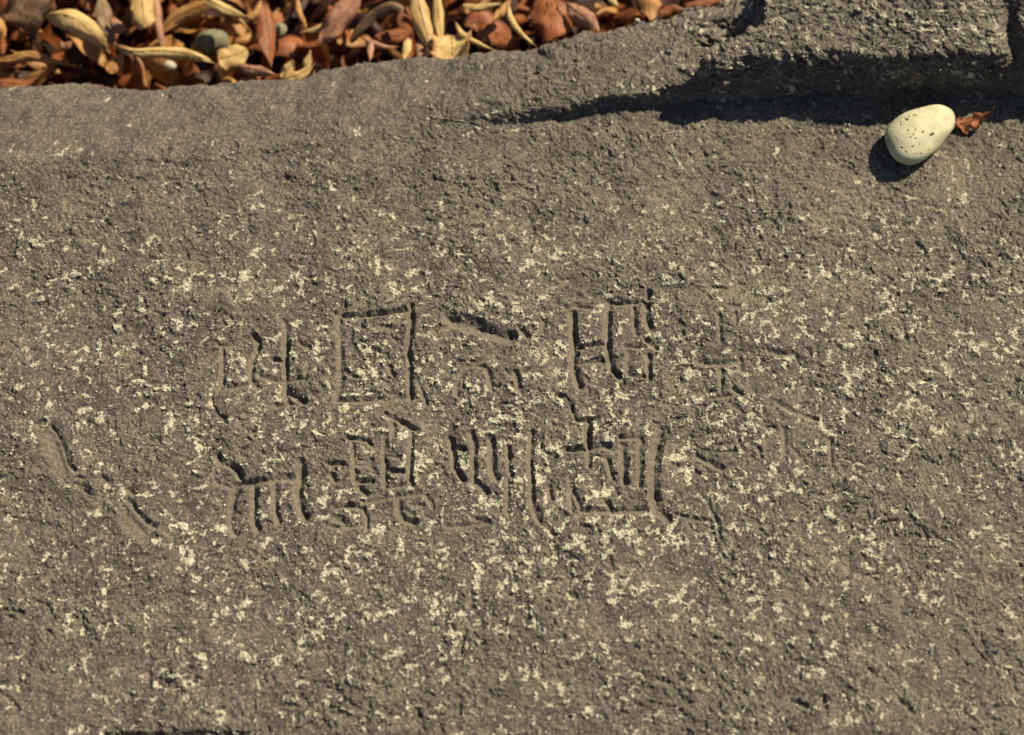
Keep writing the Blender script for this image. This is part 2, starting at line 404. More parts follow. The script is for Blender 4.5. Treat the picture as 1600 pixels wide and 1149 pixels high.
CRACKS = [([(1480,356),(1490,385)],24,1.3), ([(122,746),(145,748),(167,746)],7,1.5), ([(185,745),(206,744),(235,744)],6,1.3), ([(332,612),(333,630),(342,645),(358,662)],6,2.6), ([(0,955),(20,952),(35,958)],8,3.5), ([(0,1078),(20,1095),(32,1108)],7,2.6),
          ([(165,1146),(230,1149),(300,1147),(385,1149)],10,5), ([(730,985),(722,1010),(724,1022)],8,3.5), ([(1060,800),(1110,812),(1120,842)],8,3), ([(1100,770),(1118,800),(1128,840)],7,2.5),
          ([(1410,1095),(1425,1112)],9,4), ([(1360,1045),(1372,1055)],7,3), ([(890,925),(905,935)],9,3), ([(1240,1095),(1262,1104)],8,3.5), ([(1290,1090),(1293,1118)],7,3.5), ([(1540,1122),(1560,1126)],9,3),
          ([(1566,316),(1574,330)],8,2), ([(1435,380),(1448,394)],7,3), ([(1370,378),(1385,392)],7,2.4), ([(1520,1010),(1545,1030)],7,3), ([(880,620),(898,640)],6,2)]

def stroke_depth(X, Y, pts, wpx, dmm, jit):
    """depth cut by one stroke: a chisel V with a smooth gentle wall on one side and a steep broken wall on the other"""
    W = np.array([P(p[0] - 2.0, p[1] + 1.2)[:2] for p in pts])
    w = wpx * PXM
    wl, wr = w * 0.86, w * 0.64
    x0, y0 = W.min(0) - w * 1.6; x1, y1 = W.max(0) + w * 1.6
    sel = (X > x0) & (X < x1) & (Y > y0) & (Y < y1)
    if not sel.any(): return None
    xs, ys = X[sel], Y[sel]
    d = np.full(xs.shape, 9.0, np.float32); qx = np.zeros_like(d); qy = np.zeros_like(d)
    for a, b in zip(W[:-1], W[1:]):
        ab = b - a; l2 = (ab @ ab) + 1e-12
        t = np.clip(((xs - a[0]) * ab[0] + (ys - a[1]) * ab[1]) / l2, 0, 1)
        ex = xs - a[0] - t * ab[0]; ey = ys - a[1] - t * ab[1]
        dd = np.hypot(ex, ey)
        m = dd < d
        d = np.where(m, dd, d); qx = np.where(m, ex, qx); qy = np.where(m, ey, qy)
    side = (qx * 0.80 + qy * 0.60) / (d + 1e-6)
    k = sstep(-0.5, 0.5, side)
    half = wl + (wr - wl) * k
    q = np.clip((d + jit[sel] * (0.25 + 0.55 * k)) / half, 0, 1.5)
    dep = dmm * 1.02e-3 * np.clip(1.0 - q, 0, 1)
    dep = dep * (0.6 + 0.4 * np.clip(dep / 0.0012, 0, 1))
    return sel, dep, (1 - k) * np.clip(dep / 0.0010, 0, 1)  # last item masks the sun-facing wall, which the colour lightens

# ------------------------------------------------------------------ the rock: build
def axis(lo, hi, step, lo2, hi2):
    mid = np.arange(lo, hi, step)
    def grow(n_from, n_to):
        out = []; p = n_from; st = step * 1.6
        while p < n_to:
            p += st; st = min(st * 1.16, 0.02); out.append(p)
        return np.array(out)
    return np.concatenate([(-grow(-lo, -lo2))[::-1], mid, grow(mid[-1], hi2)])

def build_rock():
    def refine(v, lo, hi, step):
        return np.concatenate([v[v < lo], np.arange(lo, hi, step), v[v > hi + step * 0.4]])
    cxl = P(1582, 110, .05)[0]
    ax = refine(axis(-0.565, 0.565, 0.00106, -1.02, 1.02), cxl - 0.026, cxl + 0.024, 0.00045)
    FREF = float(np.interp(0.2, FOOT[0], FOOT[1]))
    ay = refine(axis(-0.385, 0.475, 0.00106, -0.86, 0.75), FREF - 0.008, FREF + 0.021, 0.00034)
    X, Y = np.meshgrid(ax, ay)
    # rows follow the foot of the ledge, so that its steep face gets enough of them
    off = np.interp(ax, FOOT[0], FOOT[1]) - FREF
    off = off * sstep(P(560, 200)[0], P(760, 200)[0], ax)
    Y = Y + off[None, :] * np.exp(-((ay - FREF) / 0.16) ** 2)[:, None]
    X = X.astype(np.float32); Y = Y.astype(np.float32)
    sh = X.shape
    z, s, lip, rise = base_height(X, Y)
    # carve
    jit = (0.0014 * perlin(X, Y, 0.010, 51) + 0.0010 * perlin(X, Y, 0.0045, 52)).astype(np.float32)
    worn = np.clip(0.92 + 0.75 * perlin(X, Y, 0.026, 53) + 0.35 * perlin(X, Y, 0.009, 54), 0.45, 1.3)
    carve = np.zeros(sh, np.float32); lit_wall = np.zeros(sh, np.float32); owner = np.full(sh, -1, np.int32)
    for ci, (lab, strokes) in enumerate(CHARS):
        for st in strokes:
            r = stroke_depth(X, Y, st[0], st[1] * 1.08, st[2] * (0.72 if lab.startswith('faint') else 1.0), jit)
            if r is None: continue
            sel, dep, smo = r
            dep = dep * (1.0 if lab.startswith('deep') else worn[sel])
            lit_wall[sel] = np.maximum(lit_wall[sel], smo * (0.7 if lab.startswith('deep') else 1.0))
            cur = carve[sel]; own = owner[sel]
            own[(dep > 0.0004) & (dep >= cur)] = ci
            carve[sel] = np.maximum(cur, dep); owner[sel] = own
    crack = np.zeros(sh, np.float32)
    for st in CRACKS:
        r = stroke_depth(X, Y, *st, jit * 1.9)
        if r is None: continue
        sel, dep, _ = r
        crack[sel] = np.maximum(crack[sel], dep)
    # relief of the weathered skin, following the steep faces as well
    U = X + 0.7 * z; V = Y + 1.25 * z
    wx = 0.004 * perlin(U, V, 0.02, 61) + 0.0015 * perlin(U, V, 0.006, 63); wy = 0.004 * perlin(U, V, 0.02, 62) + 0.0015 * perlin(U, V, 0.006, 64)
    Uw, Vw = U + wx, V + wy
    rough = np.clip(0.74 + 0.36 * perlin(U, V, 0.10, 65) + 0.20 * perlin(U, V, 0.04, 66), 0.45, 1.05)
    back_smooth = 1 - 0.40 * rise * sstep(0.0, 0.06, s) * (1 - np.clip(lip * 1.2, 0, 1))
    f1, f2, v1 = worley(Uw, Vw, 0.0105, 71)
    plates = (v1 - 0.5) * sstep(0.0, 0.22, f2 - f1)
    g1, g2, v2 = worley(Uw, Vw, 0.0047, 75)
    grains = (v2 ** 1.6 - 0.25) * (1 - np.clip(g1 * 1.15, 0, 1) ** 3)
    k1, k2, v3 = worley(U, V, 0.0026, 79)
    tiny = (1 - np.clip(k1 * 1.25, 0, 1) ** 2) * v3 ** 2
    pit = -np.clip(perlin(Uw, Vw, 0.011, 81) - 0.38, 0, 1) * 1.0
    fb = 0.0010 * perlin(Uw, Vw, 0.030, 82) + 0.00085 * perlin(Uw, Vw, 0.014, 83) + 0.0006 * perlin(Uw, Vw, 0.007, 84) + 0.00035 * perlin(Uw, Vw, 0.0034, 85)
    rid = 0.0007 * (1 - np.abs(perlin(Uw, Vw, 0.018, 86)) * 2.2)
    h = (1.6 * fb + rid + 0.0022 * plates + 0.0021 * grains + 0.0013 * tiny + 0.0048 * pit) * rough * back_smooth
    cut = np.clip(carve / 0.0016, 0, 1)
    h = h * (1 - 0.55 * lit_wall) * (1 - 0.35 * cut)
    # broken, knobbly stone along the lip of the ledge
    kn1, _, kv1 = worley(Uw, Vw, 0.016, 91); kn2, _, kv2 = worley(Uw, Vw, 0.008, 95)
    knob = 0.0030 * kv1 * (1 - np.clip(kn1, 0, 1) ** 2) + 0.0036 * kv2 * (1 - np.clip(kn2, 0, 1) ** 2) + 0.0030 * perlin(Uw, Vw, 0.010, 97) + 0.0016 * grains + 0.0010 * tiny + 0.0018 * plates
    zj, zi = np.gradient(z); yj, yi = np.gradient(Y); xi = np.gradient(X, axis=1)
    dzy = zj / yj; dzx = (zi - dzy * yi) / xi
    steep = np.clip(np.hypot(dzx, dzy) / 1.2, 0, 1)
    blkw = np.clip(lip, 0, 1) * sstep(P(860, 170)[0], P(1120, 160)[0], X)
    h = h + knob * blkw * (0.30 + 0.55 * steep)
    h = h - crack
    # lichen
    px, py = to_px(X, Y, 0.0)
    dens = 0.360 + 0.20 * np.exp(-((px - 850) / 650) ** 2 - ((py - 640) / 280) ** 2) + 0.08 * np.exp(-((px - 1450) / 280) ** 2 - ((py - 450) / 260) ** 2) \
        + 0.11 * np.exp(-((px - 850) / 560) ** 2 - ((py - 930) / 150) ** 2)
    dens = dens * (0.66 + 0.34 * sstep(220, 420, py)) + 0.20 * blkw
    dens = dens * (1 - 0.40 * rise * sstep(0.0, 0.05, s) * (1 - blkw))
    lf = 0.30 * perlin(Uw, Vw, 0.040, 101) + 0.44 * perlin(Uw, Vw, 0.014, 102) + 0.60 * perlin(Uw, Vw, 0.0070, 103) + 0.38 * perlin(U, V, 0.0034, 104)
    lich = lf + dens * 1.15 - 0.76 - 0.35 * lit_wall - 0.65 * cut
    crust = np.clip(0.5 + lich * 0.9, 0, 1)
    h = h + 0.0004 * sstep(0.0, 0.25, lich)
    film = np.clip(0.28 + 0.7 * perlin(Uw, Vw, 0.06, 111) + 0.55 * perlin(Uw, Vw, 0.018, 112) + 0.40 * np.exp(-((px - 1050) / 480) ** 2 - ((py - 330) / 190) ** 2) + 0.25 * sstep(1050, 1500, px), 0, 1) * (1 - 0.4 * lit_wall) * (1 - 0.7 * rise * (1 - blkw))
    # displace along the normal
    nl = np.sqrt(dzx ** 2 + dzy ** 2 + 1)
    nx, ny, nz = -dzx / nl, -dzy / nl, 1 / nl
    zz = z - carve
    over = 0.003 * blkw * sstep(0.004, 0.040, z) * (1 + 0.6 * perlin(X, Y, 0.05, 120))
    Px = X + nx * h; Py = Y + ny * h - over; Pz = zz + nz * h
    V3 = np.stack([Px, Py, Pz], -1).reshape(-1, 3).astype(np.float32)
    idx = np.arange(X.size, dtype=np.int32).reshape(sh)
    F = np.stack([idx[:-1, :-1], idx[:-1, 1:], idx[1:, 1:], idx[1:, :-1]], -1).reshape(-1, 4)
    keep = (V3[:, 2] > GZ - 0.03)
    F = F[keep[F].any(1)]
    own = owner.reshape(-1)
    fo = own[F].max(1)
    at = {'film': film.reshape(-1), 'lit_wall': lit_wall.reshape(-1), 'crust': crust.reshape(-1)}
    def sub(name, faces, parent):
        u, inv = np.unique(faces, return_inverse=True)
        return mesh_np(name, V3[u], inv.reshape(-1, 4), M_ROCK, parent, False, {k: v[u] for k, v in at.items()})
    root = bpy.data.objects.new('inscribed_rock', None); COL.objects.link(root)
    tag(root, 'big grey brown rock slab with carved signs and a raised ledge at its far side', 'rock')
    sub('stone_body', F[fo < 0], root)
    for ci, (lab, _) in enumerate(CHARS):
        fc = F[fo == ci]
        if len(fc) == 0: continue
        o = sub('chisel_mark' if lab.startswith('deep') else 'carved_character', fc, root)
        o['label'] = 'carved ' + lab if not lab.startswith('deep') else lab
    return root, ax, ay, X, Y, Px, Py, Pz, lich, px, py, blkw, lit_wall

ROCK, AX, AY, GX, GY, RPX, RPY, RPZ, LICH, LPX, LPY, BLKW, LIT_WALL = build_rock()

def rock_z(x, y):
    i = min(max(int(np.searchsorted(AX, x)), 3), len(AX) - 4); j = min(max(int(np.searchsorted(GY[:, i], y)), 3), len(AY) - 4)
    return float(RPZ[j - 2:j + 3, i - 2:i + 3].mean())

# ------------------------------------------------------------------ lichen flecks: small raised crusts, too many to count
def flakes(name, pos, nor, rad, hgt, mat, parent, seed):
    r = np.random.default_rng(seed)
    n = len(pos); k = 5
    ref = np.where(np.abs(nor[:, 2:3]) < 0.9, np.array([[0, 0, 1.0]]), np.array([[1.0, 0, 0]]))
    t1 = np.cross(nor, ref); t1 /= np.linalg.norm(t1, axis=1, keepdims=True); t2 = np.cross(nor, t1)
    ph = r.uniform(0, 6.28, n)
    st = r.uniform(0.55, 1.0, n)
    V = np.zeros((n, 2 * k + 1, 3))
    for ring, (rr, hh) in enumerate(((1.0, -0.35), (0.72, 0.75))):
        for q in range(k):
            a = q / k * 2 * math.pi + ph
            ra = rad * rr * r.uniform(0.7, 1.25, n)
            V[:, ring * k + q] = pos + t1 * (np.cos(a) * ra)[:, None] + t2 * (np.sin(a) * ra * st)[:, None] + nor * (hgt * hh * r.uniform(0.6, 1.3, n))[:, None]
    V[:, 2 * k] = pos + nor * (hgt * r.uniform(0.8, 1.2, n))[:, None]
    f = []
    for q in range(k):
        q2 = (q + 1) % k
        f += [(q, q2, k + q2), (q, k + q2, k + q), (k + q, k + q2, 2 * k)]
    F = (np.array(f)[None] + (np.arange(n) * (2 * k + 1))[:, None, None]).reshape(-1, 3)
    return mesh_np(name, V.reshape(-1, 3), F, mat, parent, False)

def build_lichen():
    dzy, dzx = np.gradient(RPZ)
    ux = np.stack([np.gradient(RPX, axis=1), np.gradient(RPY, axis=1), dzx], -1)
    uy = np.stack([np.gradient(RPX, axis=0), np.gradient(RPY, axis=0), dzy], -1)
    inside = (LPX > -60) & (LPX < 1660) & (LPY > 20) & (LPY < 1200)
    cand = rng.random(LICH.shape)
    # clumps where the lichen field is high, single grains anywhere
    p = np.clip((LICH - 0.03) * 1.0, 0, 0.30) + np.clip(LICH + 0.5, 0, 0.55) * 0.030 + 0.0100 * (1 - LIT_WALL)
    p = p * np.where((LPY < 235) & (BLKW < 0.3), 0.4, 1.0)
    area = np.abs(np.gradient(RPX, axis=1) * np.gradient(RPY, axis=0)) / 0.00106 ** 2
    sel = inside & (cand < p * np.clip(area, 0.1, 1.2))
    j, i = np.nonzero(sel)
    nor = np.cross(ux[j, i], uy[j, i]); nor /= np.linalg.norm(nor, axis=1, keepdims=True)
    nor = nor * 0.6 + np.array([0, 0, 0.4]); nor /= np.linalg.norm(nor, axis=1, keepdims=True)
    pos = np.stack([RPX[j, i], RPY[j, i], RPZ[j, i]], -1) + rng.normal(0, 0.0003, (len(j), 3)) * np.array([1, 1, 0])
    lv = np.clip(LICH[j, i], 0, 0.6)
    rad = rng.uniform(0.00040, 0.00095, len(j)) * (1 + 0.9 * lv) 
    hgt = rng.uniform(0.0004, 0.0013, len(j)) 
    print('lichen flecks', len(j))
    o = flakes('lichen', pos, nor, rad, hgt, M_LICHEN, ROCK, 5)
    tag(o, 'pale cream lichen flecks crusted over the rock face', kind='stuff')
build_lichen()

# ------------------------------------------------------------------ pebble on the slab
def ico(sub):
    t = (1 + 5 ** .5) / 2
    v = [(-1, t, 0), (1, t, 0), (-1, -t, 0), (1, -t, 0), (0, -1, t), (0, 1, t), (0, -1, -t), (0, 1, -t), (t, 0, -1), (t, 0, 1), (-t, 0, -1), (-t, 0, 1)]
    f = [(0, 11, 5), (0, 5, 1), (0, 1, 7), (0, 7, 10), (0, 10, 11), (1, 5, 9), (5, 11, 4), (11, 10, 2), (10, 7, 6), (7, 1, 8), (3, 9, 4), (3, 4, 2), (3, 2, 6), (3, 6, 8), (3, 8, 9), (4, 9, 5), (2, 4, 11), (6, 2, 10), (8, 6, 7), (9, 8, 1)]
    v = [np.array(p) / np.linalg.norm(p) for p in v]
    for _ in range(sub):
        c = {}; nf = []
        def m(a, b):
            k = (min(a, b), max(a, b))
            if k not in c:
                p = v[a] + v[b]; v.append(p / np.linalg.norm(p)); c[k] = len(v) - 1
            return c[k]
        for a, b, d in f:
            x, y, w = m(a, b), m(b, d), m(d, a)
            nf += [(a, x, w), (b, y, x), (d, w, y), (x, y, w)]
        f = nf
    return np.array(v), np.array(f)

def mat_pebble():
    N = Nodes('pale_pumice')
    co = N.coords()
    c = N.ramp(N.noise(60, 5, 0.6, co), [(0.3, (0.40, 0.37, 0.225)), (0.7, (0.56, 0.52, 0.35))])
    g = N.ramp(N.noise(500, 3, 0.7, co), [(0.3, (0.82, 0.82, 0.80)), (0.7, (1.1, 1.1, 1.1))])
    c = N.mix(0.8, c, g, 'MULTIPLY')
    c = N.mix(N.math('MULTIPLY', N.ramp(N.noise(38, 4, 0.7, co), [(0.5, (0, 0, 0)), (0.7, (1, 1, 1))]), 0.45), c, (0.34, 0.30, 0.18))
    c = N.mix(N.math('MULTIPLY', N.attr('pit'), 0.22), c, (0.24, 0.20, 0.12))
    N.l(c, N.b.inputs['Base Color']); N.b.inputs['Roughness'].default_value = 0.75
    N.b.inputs['Specular IOR Level'].default_value = 0.3
    N.bump(N.noise(520, 4, 0.75, co), 0.6, 0.0009)
    return N.m

def build_pebble():
    v, f = ico(6)
    d = v.copy()
    # egg: broad blunt end low left, narrower end at the upper right
    a, b, c = 0.0460, 0.0290, 0.0170
    x = d[:, 0]
    taper = 1 - 0.19 * x - 0.05 * x * x
    p = np.stack([x * a, d[:, 1] * b * taper, d[:, 2] * c * (1 - 0.10 * x)], -1)
    p[:, 1] *= np.where(d[:, 1] < 0, 0.80, 1.10)
    p = np.sign(p) * np.abs(p / np.array([a, b, c])) ** np.array([1.0, 0.93, 0.95]) * np.array([a, b, c])
    r = np.random.default_rng(12)
    q = d * 7
    low = 0.0009 * np.sin(d[:, 0] * 3.1 + d[:, 1] * 2.2 + 0.6) + 0.0009 * np.sin(d[:, 1] * 3.7 - d[:, 2] * 2.0 + 2.1) + 0.0009 * np.sin(q[:, 0] * .7 + 1.3) * np.cos(q[:, 1] * .6 + q[:, 2] * .5)
    pit = np.zeros(len(v))
    for k in range(80):
        e = r.normal(size=3) + (np.array([-0.9, 0.3, 0.9]) if k % 3 else 0); e /= np.linalg.norm(e)
        rr = r.choice([0.022, 0.03, 0.042, 0.06, 0.085], p=[.28, .28, .22, .15, .07])
        t = r.normal(size=3); t -= t.dot(e) * e; t /= np.linalg.norm(t); bt = np.cross(e, t)
        w = d - e
        dist = np.hypot(w @ t, (w @ bt) * r.uniform(1.0, 3.0))
        m = (d @ e > 0)
        pit = np.maximum(pit, np.where(m, np.clip(1 - (dist / rr) ** 2, 0, 1) * min(1, rr / 0.035), 0))
    p = p + d * (low - 0.0042 * pit)[:, None]
    # long axis in the plane of the slab
    c0 = P(1444, 204, 0.018)
    e0, e1 = P(1402, 240, 0.02), P(1482, 168, 0.02)
    ang = math.atan2(e1[1] - e0[1], e1[0] - e0[0])
    o = mesh_np('pebble', p, f, mat_pebble(), None, True, {'pit': pit})
    o.rotation_euler = (0, math.radians(4), ang)
    o.location = (c0[0], c0[1], rock_z(c0[0], c0[1]) + 0.0150)
    tag(o, 'smooth pale egg shaped pitted pebble resting on the rock below the dark ledge', 'pebble')
build_pebble()

def small_stone(px, py, z, r, mat, label, flat=0.75, seed=1, rot=0.0):
    v, f = ico(4)
    rr = np.random.default_rng(seed)
    k = rr.normal(size=(5, 3)) * 1.6; ph = rr.uniform(0, 6, 5)
    n = sum(np.sin(v @ k[i] + ph[i]) for i in range(5)) * 0.05
    p = v * (1 + n)[:, None] * np.array([r, r * 0.8, r * flat])
    o = mesh_np('stone', p, f, mat)
    c = P(px, py, z); o.location = c; o.rotation_euler = (0.2, 0.1, rot)
    tag(o, label, 'stone')
    return o

# ------------------------------------------------------------------ leaves
def leaf_mesh(spine, hw, roll, curl, seed, nu=18, nv=9, lobed=0.0, blunt=False, crinkle=1.0):
    """a leaf blade that follows a 3-D spine; returns vertices, quads, uv and the midrib points"""
    r = np.random.default_rng(seed)
    S = np.array(spine, float)
    # resample with Catmull-Rom
    ext = np.vstack([2 * S[0] - S[1], S, 2 * S[-1] - S[-2]])
    pts = []
    for t in np.linspace(0, len(S) - 1 - 1e-6, nu):
        i = int(t); u = t - i
        a, b, c, d = ext[i:i + 4]
        pts.append(0.5 * ((2 * b) + (c - a) * u + (2 * a - 5 * b + 4 * c - d) * u * u + (3 * b - a - 3 * c + d) * u ** 3))
    pts = np.array(pts)
    tan = np.gradient(pts, axis=0); tan /= np.linalg.norm(tan, axis=1, keepdims=True)
    face = np.array([0.0, -0.45, 0.9])
    V = []; mid = []; UV = []
    k1, k2 = r.uniform(3, 6), r.uniform(5, 9); p1, p2 = r.uniform(0, 6, 2)
    for i, u in enumerate(np.linspace(0, 1, nu)):
        side = np.cross(tan[i], face); side /= np.linalg.norm(side); n = np.cross(side, tan[i])
        ra = roll + 0.25 * math.sin(u * 2.5 + p1)
        s2 = side * math.cos(ra) + n * math.sin(ra); n2 = n * math.cos(ra) - side * math.sin(ra)
        w = hw * ((math.sin(math.pi * min(1, (u * 0.96 + 0.03)) ** 0.85)) ** 1.15 if not blunt else min(1, 4 * (1.02 - u)) ** .5 * min(1, 4 * (u + .1)) ** .5)
        cu = curl * (0.75 + 0.5 * math.sin(u * 3.1))
        for j, e in enumerate(np.linspace(-1, 1, nv)):
            we = w * (1 + lobed * (0.5 * math.sin(u * 22 + 1.5 * np.sign(e)) + 0.3 * math.sin(u * 41)) * abs(e)) * (1 + 0.05 * math.sin(u * 26 + e))
            a = cu * e
            if abs(cu) > 1e-3: off = s2 * (math.sin(a) / cu * we) - n2 * ((1 - math.cos(a)) / cu * we)
            else: off = s2 * e * we
            wav = crinkle * 0.16 * hw * (math.sin(u * k1 * 2 + e * 2 + p1) + 0.6 * math.sin(u * k2 * 2 - e * 3 + p2)) * abs(e)
            crease = -0.03 * hw * math.exp(-(e / 0.18) ** 2) + 0.05 * hw * math.sin(31 * u + 9 * e + p2)
            V.append(pts[i] + off + n2 * (wav + crease)); UV.append((u, j / (nv - 1)))
        mid.append((pts[i] - n2 * 0.03 * hw, n2))
    F = []
    for i in range(nu - 1):
        for j in range(nv - 1):
            a = i * nv + j; F.append((a, a + 1, a + nv + 1, a + nv))
    return np.array(V), np.array(F), np.array(UV), mid

def thicken(V, F, th):
    """close the blade with a second skin and a rim"""
    fn = np.cross(V[F[:, 2]] - V[F[:, 0]], V[F[:, 3]] - V[F[:, 1]])
    vn = np.zeros_like(V)
    for k in range(4): np.add.at(vn, F[:, k], fn)
    vn /= np.linalg.norm(vn, axis=1, keepdims=True) + 1e-12
    n = len(V)
    e = {}
    for q in F:
        for a, b in zip(q, np.roll(q, -1)):
            if (b, a) in e: del e[(b, a)]
            else: e[(a, b)] = 1
    rim = np.array([(b, a, a + n, b + n) for a, b in e])
    return np.vstack([V, V - vn * th]), np.vstack([F, F[:, ::-1] + n, rim])

def tube(path, r0, r1, k=6):
    path = np.array(path, float)
    tan = np.gradient(path, axis=0); tan /= np.linalg.norm(tan, axis=1, keepdims=True) + 1e-12
    V = []; F = []
    for i, p in enumerate(path):
        ref = np.array([0, 0, 1.0]) if abs(tan[i][2]) < 0.9 else np.array([1.0, 0, 0])
        a = np.cross(tan[i], ref); a /= np.linalg.norm(a); b = np.cross(tan[i], a)
        rr = r0 + (r1 - r0) * i / (len(path) - 1)
        for q in range(k):
            t = 2 * math.pi * q / k
            V.append(p + (a * math.cos(t) + b * math.sin(t)) * rr)
    n = len(path)
    for i in range(n - 1):
        for q in range(k):
            F.append((i * k + q, i * k + (q + 1) % k, (i + 1) * k + (q + 1) % k, (i + 1) * k + q))
    for base in (0, (n - 1) * k):
        F += [(base, base + 1, base + 2, base + 3), (base, base + 3, base + 4, base + 5)]
    return np.array(V), np.array(F)

def make_leaf(name, label, spine3, hw, kind, roll=0.0, curl=0.8, seed=0, stalk=None, group=None, **kw):
    base = np.array(spine3[0])
    root = bpy.data.objects.new(name, None); COL.objects.link(root); root.location = base
    tag(root, label, 'leaf', group)
    V, F, UV, mid = leaf_mesh(spine3, hw, roll, curl, seed, **kw)
    n0 = len(V)
    V2, F2 = thicken(V, F, 0.0006)
    o = mesh_np('blade', V2 - base, F2, LEAF[kind], root)
    uvl = o.data.uv_layers.new(name='UVMap')
    uv2 = np.vstack([UV, UV])
    uvl.data.foreach_set('uv', uv2[F2.ravel()].ravel().astype(np.float32))
    if hw > 0.009:
     rib = [m + n * 0.0004 for m, n in mid[:-1]]
     TV, TF = tube(rib, 0.0006, 0.0002)
     mesh_np('midrib', TV - base, TF, LEAF['ochre' if kind in ('pale', 'brown') else 'brown'], root)
    if stalk:
        d = np.array(spine3[0]) - np.array(spine3[1]); d /= np.linalg.norm(d)
        path = [np.array(spine3[0]) + d * stalk * t + np.array([0, 0, -0.25 * stalk * t * t]) for t in np.linspace(-0.05, 1, 6)]
        TV, TF = tube(path, 0.0011, 0.0008)
        mesh_np('stalk', TV - base, TF, LEAF['brown'], root)
    return root

def px_spine(pts, z):
    zs = z if isinstance(z, (list, tuple)) else [z] * len(pts)
    zz = np.interp(np.linspace(0, 1, len(pts)), np.linspace(0, 1, len(zs)), zs)
    return [P(p[0], p[1], zi) for p, zi in zip(pts, zz)]

